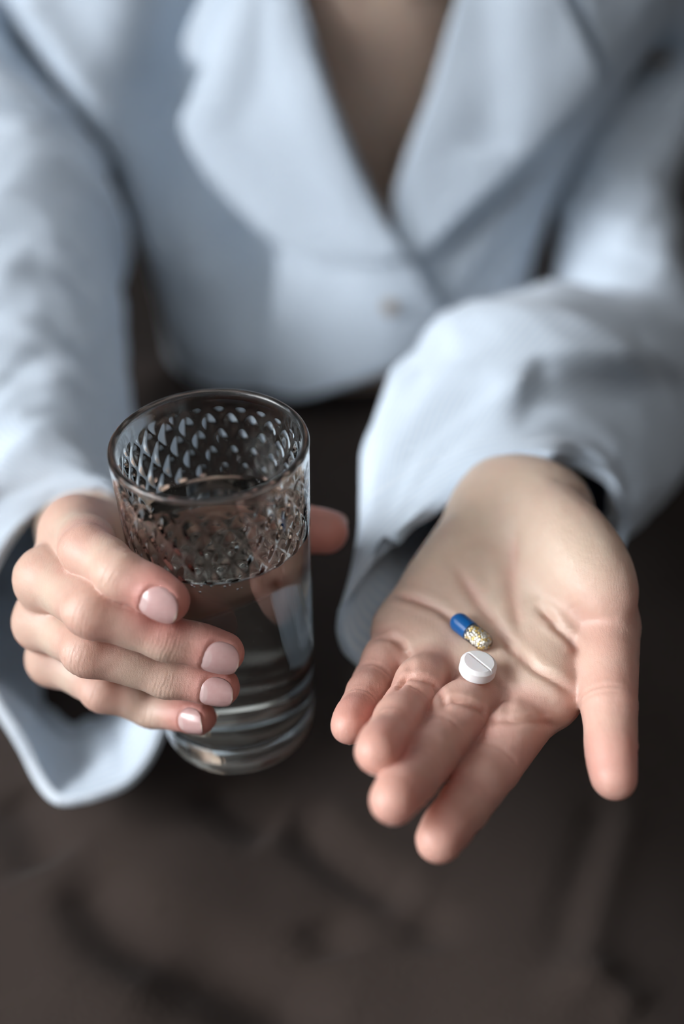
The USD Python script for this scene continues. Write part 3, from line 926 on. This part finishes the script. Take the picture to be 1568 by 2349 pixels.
ZK = [0.50, 0.60, 0.66, 0.72, 0.80, 0.84, 0.87, 0.90, 0.93, 0.97]
AK = [0.140, 0.146, 0.152, 0.174, 0.220, 0.243, 0.254, 0.240, 0.170, 0.085]
YF = [0.705, 0.700, 0.716, 0.742, 0.758, 0.770, 0.779, 0.790, 0.802, 0.815]
YB = [0.98, 0.98, 0.985, 0.99, 0.99, 0.988, 0.985, 0.975, 0.960, 0.930]
fA, fF, fB = (PchipInterpolator(ZK, k) for k in (AK, YF, YB))


def ridge(x, z, line, w):
    """Distance falloff around a fold line given as (x, z) points."""
    p = np.stack([np.ravel(x), np.ravel(z), np.zeros(np.size(x))], 1)
    l = np.array([(a, b, 0) for a, b in line], float)
    d, par = seg_dist(p, crom(l, 24))
    fade = np.minimum(1, 4 * np.minimum(par, 1 - par) + 0.1)
    return (np.exp(-(d / w) ** 2) * fade).reshape(np.shape(x))


def fold_px(pts, d=0.80):
    return [tuple(P(a, b, d)[[0, 2]]) for a, b in pts]


FOLDS = [  # (points in the frame, width, depth towards the viewer)
    ([(0, -300), (60, -120), (160, 80), (285, 330), (305, 600), (330, 800), (400, 900)], 0.018, 0.020),
    ([(570, -420), (525, -120), (480, 60), (428, 250), (468, 390), (548, 505), (598, 620), (600, 760), (592, 900)], 0.038, -0.055),
    ([(1020, 700), (1110, 600), (1170, 520), (1270, 420)], 0.010, 0.006),
    ([(1060, 720), (1150, 610), (1215, 530), (1300, 450)], 0.010, -0.007),
    ([(990, 620), (1080, 520), (1200, 410), (1290, 330)], 0.012, -0.008),
    ([(860, 745), (930, 735), (1010, 700)], 0.009, 0.006),
    ([(960, 640), (985, 720), (1010, 780)], 0.010, -0.010),
]
FOLDS = [(fold_px(p), w, a) for p, w, a in FOLDS]


def front(x, z, folds=True):
    """y of the shirt front above (x, z)."""
    x, z = np.asarray(x, float), np.asarray(z, float)
    a, yf, yb = fA(z), fF(z), fB(z)
    u = np.clip(np.abs((x - CX) / a), 0, 0.999)
    y = (yf + yb) / 2 - (yb - yf) / 2 * (1 - u ** 2.35) ** (1 / 2.1)
    for line, w, dpt in FOLDS if folds else ():
        y = y - dpt * ridge(x, z, line, w)
    return y + 0.006 * (fbm(np.stack([x * 14, z * 9, np.zeros_like(x)], -1), 3, 21) - 0.5)


def on_front(px, py, off, folds=False):
    """Points of the shirt front (raised by off towards the viewer) behind places in the frame."""
    px, py = np.asarray(px, float), np.asarray(py, float)
    d = np.full(px.shape, 0.8)
    D = FWD[None] + ((px - W / 2) / FPX)[:, None] * RGT + ((H / 2 - py) / FPX)[:, None] * UPV
    for _ in range(25):
        p = CAM + d[:, None] * D
        d = d + 0.7 * (front(p[:, 0], p[:, 2], folds) - off - p[:, 1]) / D[:, 1]
    return CAM + d[:, None] * D


def cloth(name, stripes_scale=1.0, base=(0.520, 0.615, 0.720), stripe=(0.625, 0.695, 0.765)):
    return mat(name, {
        "uv": ("uvmap", {}), "sep": ("separate_xyz", {}),
        "k": ("math", {"math_type": "multiply", "value2": 2 * math.pi / 0.0031}), "si": ("math", {"math_type": "sine"}),
        "mr": ("map_range", {"from_min": -0.15, "from_max": 0.55, "clamp": True}),
        "g": ("geometry", {}), "n": ("noise_texture", {"scale": 900.0, "detail": 2.0}), "b": ("bump", {"strength": 0.3, "distance": 0.0003}),
        "c": ("mix", {"color1": base, "color2": stripe}),
        "d": ("principled_bsdf", {"roughness": 0.85, "specular_ior_level": 0.2, "sheen_weight": 0.15}),
        "t": ("translucent_bsdf", {}), "p": ("mix_closure", {"fac": 0.06}),
    }, [("uv.UV", "sep.vector"), ("sep.x", "k.value1"), ("k.value", "si.value1"), ("si.value", "mr.value"), ("mr.result", "c.fac"), ("c.color", "d.base_color"), ("c.color", "t.color"),
        ("g.position", "n.vector"), ("n.fac", "b.height"), ("b.normal", "d.normal"), ("d.BSDF", "p.closure1"), ("t.BSDF", "p.closure2")], surface="p.closure")


shirt_m = cloth("pyjama_cotton")
shirt = person

# body of the shirt: a tube round the torso, cut away in the V of the neck
nz, nt = 150, 260
zz = np.linspace(0.575, 0.965, nz)
tt = np.linspace(0, 2 * np.pi, nt, endpoint=False)
Z, TT = np.meshgrid(zz, tt, indexing="ij")
a, yf, yb = fA(Z), fF(Z), fB(Z)
cx_ = np.sign(np.cos(TT)) * np.abs(np.cos(TT)) ** 0.8
X = CX + a * cx_ * 0.999
Yb = (yf + yb) / 2 + (yb - yf) / 2 * (1 - np.clip(np.abs(cx_ * 0.999), 0, .999) ** 2.35) ** (1 / 2.1)
Yfr = front(X, Z)
Yv = np.where(np.sin(TT) < 0, Yfr, Yb)
v = np.stack([X, Yv, Z], -1).reshape(-1, 3)
hem_px = [(200, 760), (300, 860), (420, 895), (600, 900), (690, 915), (800, 885), (920, 845), (1040, 800), (1100, 770), (1300, 700)]
pxs = to_px(v)
vneck = np.array([(610, -900), (672, -200), (690, 0), (760, 220), (820, 370), (888, 520), (905, 545), (915, 480), (930, 400), (990, 200), (1052, 0), (1090, -200), (1160, -900)], float)
inside = shapely.contains_xy(shapely.Polygon(vneck), pxs[:, 0], pxs[:, 1])
hem_y = np.interp(pxs[:, 0], *zip(*hem_px))
gone = (np.sin(TT).ravel() < 0) & (inside | (pxs[:, 1] > hem_y))
f = grid_faces(nz, nt, wrap_v=True)
f = f[~gone[f].all(1)]
edge = np.zeros(len(v), bool)
edge[np.unique(f)] = True
edge &= gone                                            # the last row over the line is drawn back to the cut edge
for q_ in np.where(edge)[0]:
    ln = shapely.Polygon(vneck).exterior if inside[q_] else shapely.LineString(hem_px)
    c_ = ln.interpolate(ln.project(shapely.Point(pxs[q_, 0], pxs[q_, 1])))
    pxs[q_, 0], pxs[q_, 1] = c_.x, c_.y
ok_ = edge & (Z.ravel() < 0.93)
v[ok_] = on_front(pxs[ok_, 0], pxs[ok_, 1], 0.0, True)
keep, inv = np.unique(f, return_inverse=True)
v, f = v[keep], inv.reshape(-1, 3)
uv = np.stack([(TT * 0.17).ravel()[keep], Z.ravel()[keep]], 1)
if (vnormals(v, f) * (v - A([CX, .87, .75]))).sum() < 0:
    f = f[:, ::-1]
v, f, uv = shell(v, f, 0.0016, uv)
obj("shirt_body", (v, f), shirt_m, shirt, uv=uv, label="pale blue pyjama shirt body with fine stripes")


def patch(name, outline, off, stripe_dir, label, thick=0.002, stepp=11.0):
    """A cut piece of cloth lying off(px, py) metres in front of the shirt front."""
    pts = crom(outline + outline[:1], 14 * len(outline))[:-1]
    poly = shapely.Polygon(pts).buffer(0)
    pts = A(poly.exterior.coords)[:-1]
    x0, y0, x1, y1 = poly.bounds
    gx, gy = np.meshgrid(np.arange(x0, x1, stepp), np.arange(y0, y1, stepp))
    gp = np.stack([gx.ravel(), gy.ravel()], 1)
    inner = poly.buffer(-stepp * 0.6)
    gp = gp[shapely.contains_xy(inner, gp[:, 0], gp[:, 1])]
    q = np.vstack([pts, gp])
    tri = Delaunay(q).simplices
    c = q[tri].mean(1)
    tri = tri[shapely.contains_xy(poly, c[:, 0], c[:, 1])]
    v = on_front(q[:, 0], q[:, 1], off(q[:, 0], q[:, 1], shapely.distance(shapely.points(q), poly.exterior)))
    n = vnormals(v, tri)
    if (n * (CAM - v)).sum() < 0:
        tri = tri[:, ::-1]
    s = A(stripe_dir, float)
    uv = np.stack([v[:, 0] * s[1] - v[:, 2] * s[0], v[:, 0] * s[0] + v[:, 2] * s[1]], 1)
    v, tri, uv = shell(v, tri, thick, uv)
    return obj(name, (v, tri), shirt_m, shirt, uv=uv, label=label)


def lerp(x, a, b, p, q):
    return p + (q - p) * ss(x, a, b)


# overlapping front panel with its turned-back lapel (left in the picture)
patch("front_panel", [(690, 500), (655, 540), (640, 580), (632, 650), (618, 760), (606, 880), (640, 908), (700, 912), (800, 882), (900, 846), (1000, 806), (1062, 772), (1040, 735), (1000, 690), (955, 620), (900, 530), (800, 440)],
      lambda x, y, e: 0.012 + 0.009 * ss(x, 610, 860) - 0.007 * ss(x, 880, 1060), (0.05, 1), "front edge panel of the pyjama shirt")
patch("lapel", [(676, -70), (540, -70), (520, 0), (485, 100), (440, 220), (414, 285), (455, 375), (525, 462), (610, 540), (680, 585), (780, 610), (900, 600), (925, 580), (874, 500), (806, 370), (750, 220), (695, 60)],
      lambda x, y, e: lerp(x * 0.86 - y * 0.50, 180, 560, 0.013, 0.026) + 0.002 * np.sin(e / 30), (0.45, 1), "wide notched lapel turned back")
patch("lapel", [(1085, -70), (1050, 0), (1010, 130), (985, 215), (935, 350), (905, 445), (903, 500), (922, 560), (950, 588), (985, 566), (1095, 462), (1215, 355), (1285, 285), (1368, 190), (1340, 95), (1300, 10), (1270, -70)],
      lambda x, y, e: 0.012 + 0.003 * ss(x, 1000, 1250) + 0.006 * ss(x * 0.6 + y * 0.5, 780, 950) - 0.003 * np.exp(-((x - 1120) / 60) ** 2) * (y < 350), (-0.45, 1), "wide notched lapel turned back")
patch("collar", [(1318, -70), (1336, 5), (1368, 85), (1392, 165), (1425, 120), (1470, 40), (1500, -70)],
      lambda x, y, e: 0.010 + 0.003 * np.sin(x / 40), (-0.3, 1), "collar above the notch")
patch("collar", [(560, -120), (490, -60), (450, 20), (420, 110), (470, 150), (530, 30), (560, -60)],
      lambda x, y, e: 0.008 + 0.004 * ss(x, 430, 520), (0.3, 1), "collar above the notch")

# button
bc = on_front([893], [703], 0.0235)[0]
btn_m = mat("button", {"p": ("principled_bsdf", {"base_color": (0.42, 0.38, 0.34), "roughness": 0.35})})
v, f = lathe([(0, 0), (.0052, 0), (.0058, .0008), (.0058, .0018), (.0052, .0024), (.0042, .0021), (0, .0018)], 40)
bn = unit(A([0.1, -1, 0.15]))
bx = unit(np.cross([0, 0, 1.0], bn))
obj("button", (v @ np.stack([bx, np.cross(bn, bx), bn], 1).T + bc, f), btn_m, shirt, label="grey brown button")


def sleeve(name, rings, amp, seed, label, n_t=150, n_a=120, thick=0.0016, folds=(), cuff=None, blend=0.10, sculpt=None):
    """A loft through rings (centre, half vector u, half vector v); the fold relief is laid over it."""
    R = crom([np.concatenate(r) for r in rings], n_t)
    C, U, Vv = R[:, :3], R[:, 3:6], R[:, 6:9]
    th = np.linspace(0, 2 * np.pi, n_a, endpoint=False)
    p = C[:, None] + U[:, None] * np.cos(th)[None, :, None] + Vv[:, None] * np.sin(th)[None, :, None]
    s = np.concatenate([[0], np.cumsum(np.linalg.norm(np.diff(C, axis=0), axis=1))])
    if cuff is not None:                                # the opening of the cuff has its own outline
        k = A([P(*q) for q in cuff])
        ring = crom(np.vstack([k[-1:], k, k[:2]]), 40 * (len(k) + 2) + 1)[40:40 * (len(k) + 1) + 1]
        arc = lambda c: np.concatenate([[0], np.cumsum(np.linalg.norm(np.diff(np.vstack([c, c[:1]]), axis=0), axis=1))])
        ra, ea = arc(ring[:-1]), arc(p[-1])
        ring = np.stack([np.interp(ea[:-1] / ea[-1], ra / ra[-1], np.append(ring[:-1, k_], ring[0, k_])) for k_ in range(3)], 1)
        for _ in range(8):
            ring = 0.5 * ring + 0.25 * (np.roll(ring, 1, 0) + np.roll(ring, -1, 0))
        p = p + ss(s, s[-1] - blend, s[-1])[:, None, None] * (ring - p[-1])[None]
    S, TH = np.meshgrid(s, th, indexing="ij")
    q = np.stack([np.cos(TH) * 1.6, np.sin(TH) * 1.6, S * 26 + 0.8 * np.sin(TH * 2 + seed)], -1)
    h = fbm(q, 3, seed) - 0.5
    for s0, t0, tw, w, dpt in folds:                    # (arc length, slope with angle, ...)
        line = s0 + tw * np.sin(TH - t0)
        h = h + dpt / amp * np.exp(-((S - line) / w) ** 2) * (0.5 + 0.5 * np.cos(TH - t0))
    rad = unit(p - C[:, None])
    end = ss(S, s[-1], s[-1] - 0.035)
    p = p + rad * (h * amp * (0.25 + 0.75 * end))[..., None]
    if sculpt is not None:
        p = p + sculpt(p, rad)
    v = p.reshape(-1, 3)
    f = grid_faces(n_t, n_a, wrap_v=True)
    if (vnormals(v, f) * rad.reshape(-1, 3)).sum() < 0:
        f = f[:, ::-1]
    uv = np.stack([(TH * 0.06).ravel(), S.ravel()], 1)
    k0 = int(np.argmax(s > s[-1] - 0.034))
    vc, fc = p[k0:].reshape(-1, 3), grid_faces(n_t - k0, n_a, wrap_v=True)
    if (vnormals(vc, fc) * rad[k0:].reshape(-1, 3)).sum() < 0:
        fc = fc[:, ::-1]
    vc = vc + vnormals(vc, fc) * (0.0022 * np.repeat(ss(np.arange(n_t - k0), 0, (n_t - k0) * 0.5), n_a) - 0.0004)[:, None]
    vc, fc, uvc = shell(vc, fc, 0.0052, uv.reshape(n_t, n_a, 2)[k0:].reshape(-1, 2))
    obj("cuff", (vc, fc), shirt_m, shirt, uv=uvc[:, ::-1], label="wide turned hem of the " + label)
    v2, f2, uv2 = shell(v, f, thick, uv)
    obj(name, (v2, f2), shirt_m, shirt, uv=uv2, label=label)
    return p, uv.reshape(n_t, n_a, 2)


def ring_at(c, t, hw, hh, roll=0.0):
    t = unit(t)
    u = unit(RGT - (RGT @ t) * t)
    w = np.cross(t, u)
    a_ = math.radians(roll)
    u, w = u * math.cos(a_) + w * math.sin(a_), w * math.cos(a_) - u * math.sin(a_)
    return (c, u * hw, w * hh)


def ring_px(c, u, w):
    """A ring from its centre and the ends of its two half axes."""
    return (c, u - c, w - c)


def arm_rings(keys, last):
    cs = [k[0] for k in keys] + [last[0]]
    out = []
    for i, (c, hw, hh, *roll) in enumerate(keys):
        t = cs[i + 1] - cs[max(i - 1, 0)]
        r = ring_at(c, t, hw, hh, *roll)
        out.append(r)
    # keep the axes of all rings running the same way as those of the cuff
    ref = last
    for i in range(len(out) - 1, -1, -1):
        c, u, w = out[i]
        m = np.stack([unit(u), unit(w)])
        best = max(((1, 1), (-1, 1), (1, -1), (-1, -1)), key=lambda s: s[0] * (unit(u) @ unit(ref[1])) + s[1] * (unit(w) @ unit(ref[2])))
        out[i] = (c, u * best[0], w * best[1])
        ref = out[i]
    return out + [last]


cuffR = ring_px(P(182, 1480, .535), P(378, 1510, .530), P(170, 1836, .528))
armR = arm_rings([(A([-0.155, 0.890, 0.862]), .046, .046), (P(-110, 60, .83), .060, .066), (P(35, 420, .79), .064, .066), (P(55, 700, .755), .064, .068),
                  (P(75, 950, .68), .058, .066), (P(118, 1290, .605), .058, .088)], cuffR)
sleeve("sleeve", armR, 0.017, 4, "pale blue sleeve of the arm with the glass",
       folds=[(0.16, 0.5, 0.035, 0.010, -0.010), (0.235, 0.2, 0.03, 0.012, -0.018), (0.30, -0.2, 0.03, 0.010, -0.016), (0.345, 0.1, 0.02, 0.012, 0.008)],
       cuff=[(380, 1560, .530), (374, 1690, .527), (300, 1803, .525), (215, 1832, .525), (122, 1838, .527), (55, 1725, .535), (-40, 1560, .545), (-45, 1370, .555), (45, 1200, .553), (160, 1138, .545), (275, 1138, .543), (355, 1290, .545)])
cuffL = ring_px(P(1090, 1265, .515), P(752, 1440, .490), P(955, 1100, .528))
def sag(p, rad):
    """The cloth falls back behind one long standing fold on the forearm, and hangs in a bag at the elbow."""
    q = to_px(p)
    near = ss(-(rad @ unit(p.mean((0, 1)) - CAM)), -0.1, 0.5)
    x = q[..., 0] + 0.22 * (q[..., 1] - 950)
    a = ss(x, 1178, 1222) * 0.026 + ss(x, 1200, 1420) * 0.045 - 0.010 * np.exp(-((x - 1160) / 45) ** 2)
    back = a * ss(q[..., 1], 800, 905) * (1 - 0.95 * ss(q[..., 1], 930, 1000) * (1 - ss(x, 1290, 1350))) * near
    return back[..., None] * unit(p - CAM)


ROLL = -30
armL = arm_rings([(A([0.160, 0.890, 0.862]), .046, .046), (P(1590, 60, .91), .054, .058), (P(1425, 350, .895), .048, .050), (P(1415, 590, .870), .046, .050, -8), (P(1450, 830, .800), .054, .056, -24),
                  (P(1345, 895, .700), .074, .056, ROLL), (P(1190, 1003, .590), .076, .058, -20)], cuffL)
sleeve("sleeve", armL, 0.014, 9, "pale blue sleeve of the arm with the open hand",
       folds=[], blend=0.055, sculpt=sag,
       cuff=[(850, 1548, .472), (778, 1478, .474), (782, 1400, .480), (862, 1280, .494), (990, 1165, .500), (1090, 1078, .494), (1200, 1038, .486), (1330, 1060, .484), (1425, 1140, .500),
             (1436, 1240, .515), (1330, 1400, .50), (1100, 1530, .485), (930, 1560, .476)])

# ------------------------------------------------------------------ bed and blanket
def lap(x, y):
    """Height of the blanket above (x, y)."""
    z = 0.462 + 0.125 * np.exp(-(np.abs(x - 0.0) / 0.30) ** 4) * ss(y, -0.25, 0.10)
    z = z + 0.010 * np.exp(-((x - 0.10) / 0.07) ** 2) + 0.010 * np.exp(-((x + 0.10) / 0.07) ** 2)
    return z + 0.010 * (fbm(np.stack([x * 7, y * 5, 0 * x], -1), 4, 31) - 0.5)


def on_lap(px, py):
    D = ray(px, py)
    d = 0.6
    for _ in range(30):
        p = CAM + d * D
        d += 0.8 * (lap(np.array([p[0]]), np.array([p[1]]))[0] - p[2]) / D[2]
    return CAM + d * D


BF = [([(30, 1800), (80, 1900), (95, 1995)], .016, -.012), ([(150, 1950), (230, 2110), (320, 2180), (470, 2220), (600, 2285), (780, 2360)], .017, -.016),
      ([(110, 1960), (180, 2120), (270, 2220), (420, 2290)], .018, .008), ([(680, 1840), (740, 1930), (840, 2005), (960, 2070)], .012, -.010),
      ([(720, 1830), (790, 1920), (880, 1985), (1000, 2050)], .012, .005), ([(1440, 1820), (1385, 1990), (1345, 2120), (1330, 2230), (1250, 2340)], .010, .007),
      ([(1410, 1820), (1355, 1990), (1315, 2120), (1300, 2230)], .010, -.007), ([(1350, 2220), (1400, 2270), (1470, 2330)], .010, .005),
      ([(740, 2100), (760, 2200)], .012, -.006), ([(470, 1780), (560, 1860), (640, 1900)], .014, -.009), ([(980, 2080), (990, 2180)], .012, -.005)]
BF = [(crom([on_lap(*q) for q in pts], 24)[:, :2], w, a) for pts, w, a in BF]
nx, ny = 330, 300
xs, ys = np.linspace(-0.85, 0.85, nx), np.linspace(-0.35, 0.80, ny)
Xb, Yb_ = np.meshgrid(xs, ys, indexing="ij")
Zb = lap(Xb, Yb_)
pp2 = np.stack([Xb.ravel(), Yb_.ravel(), 0 * Xb.ravel()], 1)
for line, w, a in BF:
    d, par = seg_dist(pp2, np.hstack([line, np.zeros((len(line), 1))]))
    Zb += (0.85 * a * np.exp(-(d / w) ** 2) * np.minimum(1, 5 * np.minimum(par, 1 - par) + 0.15)).reshape(Zb.shape)
v = np.stack([Xb, Yb_, Zb], -1).reshape(-1, 3)
f = grid_faces(nx, ny)
if vnormals(v, f)[:, 2].mean() < 0:
    f = f[:, ::-1]
uvb = np.stack([Xb.ravel(), Yb_.ravel()], 1)
v, f, uvb = shell(v, f, 0.006, uvb)
blanket_m = mat("blanket_brown", {
    "g": ("geometry", {}), "n": ("noise_texture", {"scale": 12.0, "detail": 4.0}), "n2": ("noise_texture", {"scale": 420.0, "detail": 3.0}),
    "c": ("mix", {"color1": (0.029, 0.0215, 0.018), "color2": (0.042, 0.031, 0.026)}), "b": ("bump", {"strength": 0.5, "distance": 0.0008}),
    "p": ("principled_bsdf", {"roughness": 0.95, "specular_ior_level": 0.15, "sheen_weight": 0.05}),
}, [("g.position", "n.vector"), ("g.position", "n2.vector"), ("n.fac", "c.fac"), ("c.color", "p.base_color"), ("n2.fac", "b.height"), ("b.normal", "p.normal")])
obj("blanket", (v, f), blanket_m, uv=uvb, label="dark brown crumpled blanket spread over the lap and the bed", category="blanket")
bed = xf("bed", "low bed almost wholly covered by the dark brown blanket", "bed")
obj("mattress", boxm((-.82, -.32, .24), (.82, 1.38, .448)), mat("mattress", {"p": ("principled_bsdf", {"base_color": (0.045, 0.035, 0.03), "roughness": 0.9})}), bed, smooth=False)
obj("bed_base", boxm((-.84, -.34, .0), (.84, 1.40, .24)), mat("bed_base", {"p": ("principled_bsdf", {"base_color": (0.05, 0.04, 0.035), "roughness": 0.8})}), bed, smooth=False)
